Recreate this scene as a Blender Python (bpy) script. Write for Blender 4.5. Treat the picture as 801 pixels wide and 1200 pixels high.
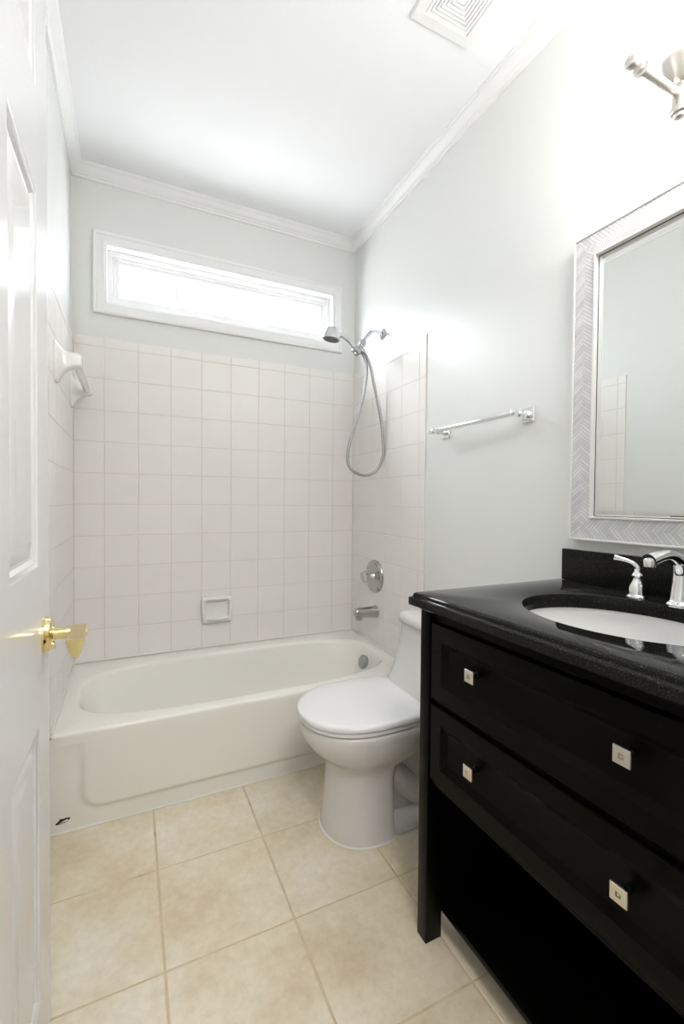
import bpy, bmesh, math, random
from mathutils import Vector, Matrix
random.seed(7)
pi = math.pi
sc = bpy.context.scene
for o in list(bpy.data.objects):
    bpy.data.objects.remove(o)
COL = sc.collection

# ------------------------------------------------------------------ camera
yaw, pit, rol = 0.4429, -0.02, 0.0086
r0 = Vector((math.cos(yaw), -math.sin(yaw), 0))
fw = Vector((math.sin(yaw) * math.cos(pit), math.cos(yaw) * math.cos(pit), math.sin(pit)))
u0 = r0.cross(fw)
Rv = r0 * math.cos(rol) + u0 * math.sin(rol)
Uv = -r0 * math.sin(rol) + u0 * math.cos(rol)
cd = bpy.data.cameras.new('camera')
cam = bpy.data.objects.new('camera', cd)
COL.objects.link(cam)
m = Matrix.Identity(4)
for i in range(3):
    m[i][0] = Rv[i]; m[i][1] = Uv[i]; m[i][2] = -fw[i]
m.translation = Vector((0.2489, -2.4627, 1.155))
cam.matrix_world = m
cd.sensor_fit = 'HORIZONTAL'
cd.sensor_width = 36
cd.lens = 36 * 521.77 / 801
cd.shift_y = -0.001
cd.clip_start = 0.02
sc.camera = cam

# ------------------------------------------------------------------ light and exposure
SKY = 14.5
SUN = 8.5
GROUND = 10.5
LAMP = 24
HALL = 23
w = bpy.data.worlds.new('sky'); sc.world = w; w.use_nodes = True
wn_, wl_ = w.node_tree.nodes, w.node_tree.links
bg = wn_['Background']
wtc = wn_.new('ShaderNodeTexCoord'); wsp = wn_.new('ShaderNodeSeparateXYZ'); wl_.new(wtc.outputs['Generated'], wsp.inputs[0])
wmr = wn_.new('ShaderNodeMapRange'); wl_.new(wsp.outputs['Z'], wmr.inputs['Value'])
wmr.inputs['From Min'].default_value = -.06; wmr.inputs['From Max'].default_value = .06
wmr.inputs['To Min'].default_value = 0; wmr.inputs['To Max'].default_value = 1
wst = wn_.new('ShaderNodeMapRange'); wl_.new(wmr.outputs[0], wst.inputs['Value'])
wst.inputs['To Min'].default_value = GROUND; wst.inputs['To Max'].default_value = SKY
wmx = wn_.new('ShaderNodeMixRGB'); wl_.new(wmr.outputs[0], wmx.inputs[0])
wmx.inputs[1].default_value = (.95, .97, 1.0, 1); wmx.inputs[2].default_value = (0.84, 0.92, 1.0, 1)
wl_.new(wmx.outputs[0], bg.inputs['Color']); wl_.new(wst.outputs[0], bg.inputs['Strength'])

def area(name, loc, size, energy, color, rot=(0, 0, 0), sy=None):
    l = bpy.data.lights.new(name, 'AREA'); l.energy = energy; l.color = color
    l.shape = 'RECTANGLE'; l.size = size; l.size_y = sy or size
    o = bpy.data.objects.new(name, l); COL.objects.link(o); o.location = loc; o.rotation_euler = rot
    return o
# added fill lamp, unseen behind the camera, shining in through the doorway
area('doorway_fill_light', (0.45, -2.95, 2.70), 0.5, HALL, (1.0, 0.975, 0.94))

# soft hazy sun coming in through the high window from the left
sl = bpy.data.lights.new('hazy_sun', 'SUN'); sl.energy = SUN; sl.angle = math.radians(36); sl.color = (.90, .95, 1.0)
so = bpy.data.objects.new('hazy_sun', sl); COL.objects.link(so)
so.rotation_euler = Vector((.60, -.52, -.42)).to_track_quat('-Z', 'Y').to_euler()

sc.view_settings.view_transform = 'Standard'
sc.view_settings.look = 'None'
sc.view_settings.gamma = 1
sc.view_settings.use_curve_mapping = False
sc.view_settings.exposure = 0.17

# ------------------------------------------------------------------ materials
def mat(name, color=(.8, .8, .8), rough=.5, metal=0.0, spec=.5, coat=0.0, emit=None, es=0):
    M = bpy.data.materials.new(name); M.use_nodes = True
    b = M.node_tree.nodes['Principled BSDF']
    b.inputs['Base Color'].default_value = (*color, 1)
    b.inputs['Roughness'].default_value = rough
    b.inputs['Metallic'].default_value = metal
    b.inputs['Specular IOR Level'].default_value = spec
    b.inputs['Coat Weight'].default_value = coat
    if emit:
        b.inputs['Emission Color'].default_value = (*emit, 1)
        b.inputs['Emission Strength'].default_value = es
    return M

def nodes(M): return M.node_tree.nodes, M.node_tree.links, M.node_tree.nodes['Principled BSDF']

def noise(M, scale, detail=4, rough=.55, coord='Object'):
    n, l, b = nodes(M)
    tc = n.new('ShaderNodeTexCoord'); t = n.new('ShaderNodeTexNoise')
    t.inputs['Scale'].default_value = scale; t.inputs['Detail'].default_value = detail
    t.inputs['Roughness'].default_value = rough
    l.new(tc.outputs[coord], t.inputs['Vector'])
    return t

def ramp(M, src, stops):
    n, l, b = nodes(M)
    r = n.new('ShaderNodeValToRGB')
    while len(r.color_ramp.elements) < len(stops): r.color_ramp.elements.new(.5)
    for e, (p, c) in zip(r.color_ramp.elements, stops):
        e.position = p; e.color = (*c, 1)
    l.new(src, r.inputs['Fac'])
    return r

def bump(M, src, strength, dist=.002):
    n, l, b = nodes(M)
    bp = n.new('ShaderNodeBump'); bp.inputs['Strength'].default_value = strength
    bp.inputs['Distance'].default_value = dist
    l.new(src, bp.inputs['Height']); l.new(bp.outputs['Normal'], b.inputs['Normal'])

PAINT = mat('wall_paint', (.825, .83, .81), .42, spec=.35)
bump(PAINT, noise(PAINT, 220, 2).outputs['Fac'], .06, .001)
CEIL = mat('ceiling_paint', (.95, .955, .965), .8, spec=.2)
bump(CEIL, noise(CEIL, 180, 2).outputs['Fac'], .05, .001)
TRIM = mat('trim_paint', (.90, .90, .895), .30)
DOORP = mat('door_paint', (.80, .80, .81), .17)
nz = noise(DOORP, 35, 3); bump(DOORP, nz.outputs['Fac'], .05, .002)
TILE = mat('wall_tile_glaze', (.80, .77, .735), .30, spec=.35)
nz = noise(TILE, 6, 2); l_ = ramp(TILE, nz.outputs['Fac'], [(.3, (.895, .865, .835)), (.7, (.91, .885, .86))])
nodes(TILE)[1].new(l_.outputs['Color'], nodes(TILE)[2].inputs['Base Color'])
GROUT = mat('wall_grout', (.79, .75, .69), .8, spec=.2)
FTILE = mat('floor_tile', (.7, .6, .45), .33)
n, l, b = nodes(FTILE)
n1 = noise(FTILE, 3.2, 7, .62); r1 = ramp(FTILE, n1.outputs['Fac'], [(.32, (.69, .575, .405)), (.5, (.81, .72, .555)), (.66, (.88, .82, .71))])
n2 = noise(FTILE, 38, 5, .7); r2 = ramp(FTILE, n2.outputs['Fac'], [(.32, (.86, .84, .80)), (.62, (1, 1, 1))])
mx = n.new('ShaderNodeMixRGB'); mx.blend_type = 'MULTIPLY'; mx.inputs['Fac'].default_value = .8
l.new(r1.outputs['Color'], mx.inputs[1]); l.new(r2.outputs['Color'], mx.inputs[2])
l.new(mx.outputs['Color'], b.inputs['Base Color'])
bump(FTILE, n2.outputs['Fac'], .12, .002)
FGROUT = mat('floor_grout', (.6, .5, .36), .85, spec=.2)
gn = noise(FGROUT, 9, 5, .7); gr = ramp(FGROUT, gn.outputs['Fac'], [(.30, (.34, .24, .13)), (.40, (.62, .50, .32)), (.7, (.74, .64, .46))])
nodes(FGROUT)[1].new(gr.outputs['Color'], nodes(FGROUT)[2].inputs['Base Color'])
ENAMEL = mat('tub_enamel', (.90, .885, .83), .14)
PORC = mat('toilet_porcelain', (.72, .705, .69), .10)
SEAT = mat('toilet_seat_plastic', (.86, .86, .865), .22)
CERAMIC = mat('ceramic_white', (.91, .905, .88), .10)
SINKM = mat('sink_porcelain', (.90, .89, .88), .12)
CHROME = mat('chrome', (.88, .89, .90), .06, 1.0)
SATIN = mat('satin_chrome', (.50, .495, .48), .20, 1.0)
SHOWERC = mat('shower_chrome', (.62, .64, .66), .10, 1.0)
SPRAY = mat('grey_spray_plate', (.22, .22, .22), .4)
BRACK = mat('shower_bracket_metal', (.40, .41, .42), .25, 1.0)
HOSEM = mat('ribbed_metal_hose', (.36, .36, .355), .34, 1.0)
NICKEL = mat('brushed_nickel', (.72, .67, .60), .30, 1.0)
LAMPN = mat('lamp_nickel', (.76, .72, .68), .30, 1.0)
BRASS = mat('polished_brass', (.84, .70, .36), .13, 1.0)
WOOD = mat('black_lacquered_wood', (.0018, .0016, .0013), .30, spec=.08)
bump(WOOD, noise(WOOD, 90, 4).outputs['Fac'], .05, .001)
GRAN = mat('black_granite', (.012, .012, .012), .05, spec=.12)
n, l, b = nodes(GRAN)
v = n.new('ShaderNodeTexNoise'); v.inputs['Scale'].default_value = 420; v.inputs['Detail'].default_value = 2
tc = n.new('ShaderNodeTexCoord'); l.new(tc.outputs['Object'], v.inputs['Vector'])
rr = ramp(GRAN, v.outputs['Fac'], [(.55, (.010, .010, .0095)), (.68, (.045, .044, .042)), (.78, (.16, .15, .14))])
l.new(rr.outputs['Color'], b.inputs['Base Color'])
MIRR = mat('mirror_silver', (.86, .875, .865), .0, 1.0)
BLACKGAP = mat('dark_shadow_gap', (.03, .03, .03), .7)
DARK = mat('dark_duct', (.10, .09, .08), .8)
RUST = mat('rust_chip', (.03, .018, .01), .8)
CAULK = mat('white_caulk', (.82, .80, .75), .5)
CAULKY = mat('aged_caulk', (.74, .66, .54), .6)
LIP = mat('mirror_lip_paint', (.85, .84, .81), .3)
SHADE = mat('lamp_glass_lit', (.95, .94, .92), .3, emit=(1.0, .985, .97), es=LAMP)
# window glass: clear, with a faint reflection
GLASS = bpy.data.materials.new('window_glass'); GLASS.use_nodes = True
n = GLASS.node_tree.nodes; l = GLASS.node_tree.links; n.clear()
out = n.new('ShaderNodeOutputMaterial'); tr = n.new('ShaderNodeBsdfTransparent'); gl = n.new('ShaderNodeBsdfGlossy')
gl.inputs['Roughness'].default_value = 0.02
fr = n.new('ShaderNodeFresnel'); fr.inputs['IOR'].default_value = 1.45; ms = n.new('ShaderNodeMixShader')
gm_ = n.new('ShaderNodeNewGeometry'); sb_ = n.new('ShaderNodeMath'); sb_.operation = 'SUBTRACT'; sb_.inputs[0].default_value = 1.0
l.new(gm_.outputs['Backfacing'], sb_.inputs[1]); mu_ = n.new('ShaderNodeMath'); mu_.operation = 'MULTIPLY'
l.new(fr.outputs[0], mu_.inputs[0]); l.new(sb_.outputs[0], mu_.inputs[1]); l.new(mu_.outputs[0], ms.inputs[0]); l.new(tr.outputs[0], ms.inputs[1]); l.new(gl.outputs[0], ms.inputs[2]); l.new(ms.outputs[0], out.inputs[0])
ACRYL = mat('clear_acrylic', (.92, .90, .84), .12)
nodes(ACRYL)[2].inputs['Transmission Weight'].default_value = .75
# herringbone marble strips on the mirror frame; UV: u along the rail, v across it (metres)
HERR = mat('herringbone_marble', (.7, .7, .7), .38)
n, l, b = nodes(HERR)
uv = n.new('ShaderNodeUVMap'); sp = n.new('ShaderNodeSeparateXYZ'); l.new(uv.outputs[0], sp.inputs[0])
def mth(op, a, bb=None):
    k = n.new('ShaderNodeMath'); k.operation = op
    for i, x in enumerate((a, bb)):
        if x is None: continue
        if isinstance(x, (int, float)): k.inputs[i].default_value = x
        else: l.new(x, k.inputs[i])
    return k.outputs[0]
av = mth('ABSOLUTE', sp.outputs[1])
ss = mth('DIVIDE', mth('ADD', sp.outputs[0], mth('MULTIPLY', av, 0.85)), 0.0115)
side = mth('GREATER_THAN', sp.outputs[1], 0.0)
ss = mth('ADD', ss, mth('MULTIPLY', side, 0.5))
fr_ = mth('FRACT', ss); fl = mth('FLOOR', ss)
groove = mth('LESS_THAN', mth('ABSOLUTE', mth('SUBTRACT', fr_, 0.5)), 0.40)
wn = n.new('ShaderNodeTexWhiteNoise'); wn.noise_dimensions = '2D'
cb = n.new('ShaderNodeCombineXYZ'); l.new(fl, cb.inputs[0]); l.new(side, cb.inputs[1]); l.new(cb.outputs[0], wn.inputs['Vector'])
rs = ramp(HERR, wn.outputs['Value'], [(0, (.70, .695, .70)), (.6, (.79, .785, .785)), (1, (.84, .835, .83))])
vein = noise(HERR, 14, 5, .6); rv = ramp(HERR, vein.outputs['Fac'], [(.35, (.82, .82, .83)), (.6, (1, 1, 1))])
mm = n.new('ShaderNodeMixRGB'); mm.blend_type = 'MULTIPLY'; mm.inputs[0].default_value = 1
l.new(rs.outputs[0], mm.inputs[1]); l.new(rv.outputs[0], mm.inputs[2])
gm = n.new('ShaderNodeMixRGB'); l.new(groove, gm.inputs[0]); gm.inputs[1].default_value = (.52, .51, .51, 1); l.new(mm.outputs[0], gm.inputs[2])
l.new(gm.outputs[0], b.inputs['Base Color'])
bump(HERR, groove, .5, .002)

# ------------------------------------------------------------------ mesh helpers
def thing(name, label, cat, loc=(0, 0, 0), group=None):
    o = bpy.data.objects.new(name, None); COL.objects.link(o)
    o.location = loc; o.empty_display_size = .05
    o['label'] = label; o['category'] = cat
    if group: o['group'] = group
    return o

def obj(name, bm, mats, parent=None, loc=None, smooth=35, recalc=True):
    """links bm (world coordinates) as one mesh object"""
    if recalc: bmesh.ops.recalc_face_normals(bm, faces=bm.faces[:])
    origin = Vector((0, 0, 0))
    if loc is not None: origin = Vector(loc)
    p = parent
    while p is not None:
        origin += Vector(p.location); p = p.parent
    if loc is not None and parent is None: origin = Vector(loc)
    bmesh.ops.translate(bm, verts=bm.verts[:], vec=-origin)
    me = bpy.data.meshes.new(name); bm.to_mesh(me); bm.free()
    for x in (mats if isinstance(mats, (list, tuple)) else [mats]): me.materials.append(x)
    if smooth:
        for p_ in me.polygons: p_.use_smooth = True
        me.set_sharp_from_angle(angle=math.radians(smooth))
    o = bpy.data.objects.new(name, me); COL.objects.link(o)
    if parent is not None: o.parent = parent
    if loc is not None: o.location = loc
    return o

def struct(name, bm, mats, loc=(0, 0, 0), **k):
    o = obj(name, bm, mats, None, loc, **k); o['kind'] = 'structure'; return o

def single(name, bm, mats, label, cat, loc, group=None, **k):
    o = obj(name, bm, mats, None, loc, **k); o['label'] = label; o['category'] = cat
    if group: o['group'] = group
    return o

def B(): return bmesh.new()

def box(bm, x0, x1, y0, y1, z0, z1, bev=0, seg=2, mi=0):
    vs = [bm.verts.new((x, y, z)) for x in (x0, x1) for y in (y0, y1) for z in (z0, z1)]
    fs = [bm.faces.new([vs[i] for i in f]) for f in ((0, 1, 3, 2), (4, 6, 7, 5), (0, 4, 5, 1), (2, 3, 7, 6), (0, 2, 6, 4), (1, 5, 7, 3))]
    for f in fs: f.material_index = mi
    if bev:
        es = list({e for f in fs for e in f.edges})
        r = bmesh.ops.bevel(bm, geom=es, offset=bev, segments=seg, profile=.5, affect='EDGES')
        for f in r['faces']: f.material_index = mi
    return vs

def loft(bm, rings, cap0=True, cap1=True, closed=False, mi=0):
    R = [[bm.verts.new(p) for p in r] for r in rings]
    n = len(R[0]); k = len(R)
    for i in range(k if closed else k - 1):
        a, b_ = R[i], R[(i + 1) % k]
        for j in range(n):
            f = bm.faces.new((a[j], a[(j + 1) % n], b_[(j + 1) % n], b_[j])); f.material_index = mi
    if not closed:
        if cap0: f = bm.faces.new(R[0][::-1]); f.material_index = mi
        if cap1: f = bm.faces.new(R[-1]); f.material_index = mi
    return R

def frame_of(ax):
    ax = Vector(ax).normalized()
    t = Vector((0, 0, 1)) if abs(ax.z) < .9 else Vector((1, 0, 0))
    a = ax.cross(t).normalized(); return a, ax.cross(a).normalized(), ax

def lathe(bm, base, axis, prof, n=32, cap0=True, cap1=True, mi=0, sx=1, sy=1):
    a, b_, ax = frame_of(axis); base = Vector(base)
    loft(bm, [[base + ax * h + a * (r * sx * math.cos(2 * pi * j / n)) + b_ * (r * sy * math.sin(2 * pi * j / n)) for j in range(n)] for r, h in prof], cap0, cap1, mi=mi)

def catmull(pts, k=8):
    P = [Vector(p) for p in pts]; P = [P[0] * 2 - P[1]] + P + [P[-1] * 2 - P[-2]]
    out_ = []
    for i in range(1, len(P) - 2):
        for s in range(k):
            t = s / k
            out_.append(.5 * ((2 * P[i]) + (P[i + 1] - P[i - 1]) * t + (2 * P[i - 1] - 5 * P[i] + 4 * P[i + 1] - P[i + 2]) * t * t + (3 * P[i] - P[i - 1] - 3 * P[i + 1] + P[i + 2]) * t ** 3))
    out_.append(P[-2]); return out_

def tube(bm, pts, rad, n=14, cap=True, mi=0, flat=None):
    """rad: number or function of t in 0..1; flat: (fa, fb) scale of the two cross axes"""
    P = [Vector(p) for p in pts]
    T = [(P[min(i + 1, len(P) - 1)] - P[max(i - 1, 0)]).normalized() for i in range(len(P))]
    a = frame_of(T[0])[0]
    rings = []
    for i, p in enumerate(P):
        a = (a - T[i] * a.dot(T[i])).normalized(); b_ = T[i].cross(a)
        r = rad(i / (len(P) - 1)) if callable(rad) else rad
        fa, fb = flat or (1, 1)
        rings.append([p + a * (r * fa * math.cos(2 * pi * j / n)) + b_ * (r * fb * math.sin(2 * pi * j / n)) for j in range(n)])
    loft(bm, rings, cap, cap, mi=mi)

def extrude_profile(bm, prof, p0, p1, out_dir, m0=0, m1=0, mi=0):
    """prof: (out, up) points; runs p0->p1; m0/m1: how far each end shifts along the run per unit of out (mitre)"""
    p0, p1, od = Vector(p0), Vector(p1), Vector(out_dir); d = (p1 - p0).normalized()
    A = [p0 + od * o + Vector((0, 0, u)) + d * (m0 * o) for o, u in prof]
    C_ = [p1 + od * o + Vector((0, 0, u)) + d * (m1 * o) for o, u in prof]
    loft(bm, [A, C_], mi=mi)

def grid_tiles(bm, us, vs, place, t, gap=.0014, r=.0016, thick=.007):
    """bevelled tiles between successive u and v lines; place(u, v, d) -> point, d out of the wall"""
    for i in range(len(us) - 1):
        for j in range(len(vs) - 1):
            u0_, u1_, v0_, v1_ = us[i] + gap, us[i + 1] - gap, vs[j] + gap, vs[j + 1] - gap
            if u1_ - u0_ < .003 or v1_ - v0_ < .003: continue
            rg = []
            for ins, d in ((0, .001), (0, thick - r), (r * .35, thick - r * .35), (r * 1.1, thick)):
                rg.append([place(a, b_, d) for a, b_ in ((u0_ + ins, v0_ + ins), (u1_ - ins, v0_ + ins), (u1_ - ins, v1_ - ins), (u0_ + ins, v1_ - ins))])
            loft(bm, rg, cap0=False, cap1=True)

# ------------------------------------------------------------------ the room shell
XR, YB, XL = 1.495, 0.004, -0.004
YF = -2.30; YFO = -2.42; ZC = 2.74
WX0, WX1, WZ0, WZ1 = .142, 1.342, 2.117, 2.39     # window opening
DX0, DX1, DZ = .060, .845, 2.42                    # doorway opening
bm = B()
box(bm, XL - .1, XR + .1, YB, YB + .078, 0, WZ0)
box(bm, XL - .1, XR + .1, YB, YB + .078, WZ1, ZC)
box(bm, XL - .1, WX0, YB, YB + .078, WZ0, WZ1); box(bm, WX1, XR + .1, YB, YB + .078, WZ0, WZ1)
struct('wall_back', bm, PAINT, (0, YB, 0), smooth=0)
bm = B(); box(bm, XR, XR + .1, YFO, YB, 0, ZC); struct('wall_right', bm, PAINT, (XR, 0, 0), smooth=0)
bm = B(); box(bm, XL - .1, XL, YFO, YB, 0, ZC); struct('wall_left', bm, PAINT, (XL, 0, 0), smooth=0)
bm = B()
box(bm, DX1, XR, YFO, YF, 0, ZC); box(bm, XL, DX0, YFO, YF, 0, ZC); box(bm, DX0, DX1, YFO, YF, DZ, ZC)
struct('wall_front', bm, PAINT, (0, YF, 0), smooth=0)
bm = B(); box(bm, -.9, 1.9, -3.7, YB + .078, ZC, ZC + .1); struct('ceiling', bm, CEIL, (0, 0, ZC), smooth=0)
# unseen hallway shell, added to block sky light: floor runs on, three walls
bm = B(); box(bm, -.9, -.8, -3.7, YFO, 0, ZC); struct('wall_hallway_left', bm, PAINT, (-.8, -3, 0), smooth=0)
bm = B(); box(bm, 1.8, 1.9, -3.7, YFO, 0, ZC); struct('wall_hallway_right', bm, PAINT, (1.8, -3, 0), smooth=0)
bm = B(); box(bm, -.8, 1.8, -3.7, -3.6, 0, ZC); struct('wall_hallway_back', bm, PAINT, (0, -3.6, 0), smooth=0)
bm = B(); box(bm, -.8, XL - .1, YFO, YFO + .1, 0, ZC); box(bm, XR + .1, 1.8, YFO, YFO + .1, 0, ZC)
struct('wall_hallway_front', bm, PAINT, (0, YFO, 0), smooth=0)

# floor: 13 inch tiles and stained grout
PF, FX, FY = .3348, .3247, -.9804
bm = B(); box(bm, -.9, 1.9, -3.7, YB + .078, -.06, -.0015, mi=1)
us = [FX + k * PF for k in range(-4, 6)]; vs = [FY + k * PF for k in range(-8, 5)]
grid_tiles(bm, us, vs, lambda a, c, d: Vector((a, c, d - .006)), .006, gap=.0026, r=.0022, thick=.006)
struct('floor', bm, [FTILE, FGROUT], (0, 0, 0), smooth=0)

# crown moulding
CP = [(0, 0), (.010, 0), (.012, .004), (.012, .010), (.018, .013), (.019, .018), (.026, .024), (.034, .036), (.038, .046), (.042, .048), (.043, .053), (.046, .055), (.046, .062), (0, .062)]
ZK = ZC - .062
bm = B(); extrude_profile(bm, CP, (XL, YB, ZK), (XR, YB, ZK), (0, -1, 0), 1, -1); struct('trim_1', bm, TRIM, (0, YB, ZK), smooth=28)
bm = B(); extrude_profile(bm, CP, (XR, YB, ZK), (XR, YF, ZK), (-1, 0, 0), 1, -1); struct('trim_2', bm, TRIM, (XR, 0, ZK), smooth=28)
bm = B(); extrude_profile(bm, CP, (XL, YB, ZK), (XL, YF, ZK), (1, 0, 0), 1, -1); struct('trim_3', bm, TRIM, (XL, 0, ZK), smooth=28)
bm = B(); extrude_profile(bm, CP, (XL, YF, ZK), (XR, YF, ZK), (0, 1, 0), 1, -1); struct('trim_4', bm, TRIM, (0, YF, ZK), smooth=28)
# baseboards in the free stretch of the walls
BP = [(0, 0), (.013, 0), (.013, .075), (.010, .083), (.006, .088), (0, .09)]
bm = B(); extrude_profile(bm, BP, (XR, -.76, 0), (XR, YF, 0), (-1, 0, 0)); struct('baseboard_right', bm, TRIM, (XR, 0, 0))
bm = B(); extrude_profile(bm, BP, (XL, -.76, 0), (XL, YF, 0), (1, 0, 0)); struct('baseboard_left', bm, TRIM, (XL, 0, 0))
# doorway casing on the room side
bm = B()
box(bm, DX1, DX1 + .07, YF, YF + .017, 0, DZ + .07, .003); box(bm, DX0 - .05, DX0, YF, YF + .017, 0, DZ + .07, .003); box(bm, DX0 - .05, DX1 + .07, YF, YF + .017, DZ, DZ + .07, .003)
struct('trim_5', bm, TRIM, (DX1, YF, 0))

# tiled tub surround: three panels of six inch tiles with a bullnose border
P6 = .1524; Z1 = 1.8966; ZT = 1.9429; ZB = .352
zs = [ZB] + [Z1 - k * P6 for k in range(10, -1, -1) if Z1 - k * P6 > ZB + .01] + [ZT]
xs = [.003] + [.1319 + k * P6 for k in range(9)] + [1.488]
ye = -.747; ys = [ye, -.697] + [-.697 + k * P6 for k in range(1, 5)] + [-.003]
bm = B(); box(bm, XL + .001, XR - .001, YB - .0056, YB + .002, ZB, ZT - .001, mi=1)
grid_tiles(bm, xs, zs, lambda a, c, d: Vector((a, YB - d, c)), .007)
struct('trim_6', bm, [TILE, GROUT], (0, YB, 0), smooth=0)
bm = B(); box(bm, XR - .0056, XR + .002, ye + .001, YB - .001, ZB, ZT - .001, mi=1)
grid_tiles(bm, ys, zs, lambda a, c, d: Vector((XR - d, a, c)), .007)
box(bm, XR - .006, XR + .001, ye + .0015, ye + .05, 0, ZB, mi=0)
struct('trim_7', bm, [TILE, GROUT], (XR, 0, 0), smooth=0)
bm = B(); box(bm, XL - .002, XL + .0056, ye + .001, YB - .001, ZB, ZT - .001, mi=1)
grid_tiles(bm, ys, zs, lambda a, c, d: Vector((XL + d, a, c)), .007)
struct('trim_8', bm, [TILE, GROUT], (XL, 0, 0), smooth=0)

# ------------------------------------------------------------------ window
win = bpy.data.objects.new('window_1', None); COL.objects.link(win); win.location = (.742, YB, 2.25); win['kind'] = 'structure'
def ringframe(bm, x0, x1, z0, z1, prof):
    """picture-frame moulding: prof = (inset from outer edge, y) closed loop"""
    L = []
    for (cx, cz, sx, sz) in ((x0, z0, 1, 1), (x1, z0, -1, 1), (x1, z1, -1, -1), (x0, z1, 1, -1)):
        L.append([Vector((cx + sx * i, y, cz + sz * i)) for i, y in prof])
    loft(bm, L, closed=True)
bm = B()
ringframe(bm, .087, 1.399, 2.057, 2.446, [(0, YB), (0, YB - .019), (.004, YB - .021), (.014, YB - .021), (.017, YB - .018), (.040, YB - .015), (.046, YB - .016), (.050, YB - .013), (.058, YB - .012), (.060, YB)])
obj('window_casing', bm, TRIM, win, smooth=25)
bm = B()
ringframe(bm, WX0 - .001, WX1 + .001, WZ0 - .001, WZ1 + .001, [(0, YB - .004), (.004, YB - .004), (.006, YB + .030), (.026, YB + .031), (.028, YB + .077), (0, YB + .077)])
obj('window_frame', bm, TRIM, win, smooth=25)
bm = B()
ringframe(bm, WX0 + .026, WX1 - .026, WZ0 + .026, WZ1 - .026, [(0, YB + .045), (.012, YB + .045), (.014, YB + .050), (.030, YB + .050), (.032, YB + .060), (.032, YB + .075), (0, YB + .075)])
obj('window_sash', bm, TRIM, win, smooth=25)
bm = B(); box(bm, WX0 + .055, WX1 - .055, YB + .063, YB + .067, WZ0 + .055, WZ1 - .055); obj('window_pane', bm, GLASS, win, smooth=0)
for gx in (.469, .727, .994):
    bm = B(); box(bm, gx - .006, gx + .006, YB + .056, YB + .0625, WZ0 + .056, WZ1 - .056, .002); obj('muntin', bm, TRIM, win)

# ------------------------------------------------------------------ door, standing open along the left wall
door = bpy.data.objects.new('door_1', None); COL.objects.link(door); door.location = (.085, -2.2, 0); door['kind'] = 'structure'
DFX, DBX, DY1, DY0, DB, DT = .100, .065, -1.405, -2.195, .012, 2.405
def door_face(bm, x, s):
    stile, pw = .113, .205
    yc = [DY1, DY1 - stile, DY1 - stile - pw, DY0 + stile + pw, DY0 + stile, DY0]
    zc = [DB, .245, .748, 1.036, 1.695, 1.868, 2.29, DT]
    for i in range(5):
        for j in range(7):
            a0, a1, b0, b1 = yc[i], yc[i + 1], zc[j], zc[j + 1]
            def ring(ins, d): return [Vector((x + s * d, y, z)) for y, z in ((a0 - ins, b0 + ins), (a1 + ins, b0 + ins), (a1 + ins, b1 - ins), (a0 - ins, b1 - ins))]
            if i in (1, 3) and j in (1, 3, 5):
                loft(bm, [ring(0, 0), ring(.003, -.002), ring(.009, -.0035), ring(.015, -.009), ring(.020, -.0095), ring(.046, -.002), ring(.049, -.0018)], cap0=False, cap1=True)
            else:
                bm.faces.new([bm.verts.new(p) for p in ring(0, 0)])
bm = B()
door_face(bm, DFX, 1); door_face(bm, DBX, -1)
c = [bm.verts.new((x, y, z)) for x in (DBX, DFX) for y in (DY0, DY1) for z in (DB, DT)]
for f in ((0, 4, 5, 1), (2, 3, 7, 6), (0, 2, 6, 4), (1, 5, 7, 3)): bm.faces.new([c[i] for i in f])
bmesh.ops.remove_doubles(bm, verts=bm.verts[:], dist=1e-5)
obj('door_panel', bm, DOORP, door, smooth=20)
HY, HZ = -1.462, .899
hd = bpy.data.objects.new('door_handle', None); COL.objects.link(hd); hd.parent = door; hd.location = Vector((DFX, HY, HZ)) - door.location
bm = B(); lathe(bm, (DFX, HY, HZ), (1, 0, 0), [(.0335, 0), (.0335, .004), (.032, .006), (.030, .0115), (.027, .0135), (.015, .0145), (.014, .016)], 40)
obj('rosette', bm, BRASS, hd)
bm = B(); lathe(bm, (DFX + .008, HY, HZ), (1, 0, 0), [(.0115, 0), (.0115, .030), (.0115, .056), (.010, .064)], 32)
obj('neck', bm, BRASS, hd)
bm = B()   # lever pointing back along the door: flat on top, keeled underneath
rg = []
for t in range(9):
    q_ = t / 8; y = HY + .006 - .098 * q_; hw = .013 + .002 * q_; zt = HZ + .010 - .004 * q_; dp = .022 + .011 * q_
    xc = DFX + .058 + .002 * q_
    sec = [(-1, 0), (-.9, .12), (.9, .12), (1, 0), (.85, -.25), (.5, -.65), (.18, -.95), (-.18, -.95), (-.5, -.65), (-.85, -.25)]
    rg.append([Vector((xc + a * hw, y, zt + c_ * dp)) for a, c_ in sec])
loft(bm, rg)
obj('lever', bm, BRASS, hd, smooth=30)
bm = B(); lathe(bm, (DFX + .012, HY, HZ - .021), (1, 0, 0), [(.008, 0), (.008, .005), (.006, .006)], 20); obj('rosette_disc', bm, BRASS, hd)  # small raised brass disc low on the rosette
bm = B()
for hz_ in (.25, 1.2, 2.15): lathe(bm, (DFX - .002, DY0 - .006, hz_ - .045), (0, 0, 1), [(.006, 0), (.006, .09)], 14)
obj('hinge', bm, BRASS, door)

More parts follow.
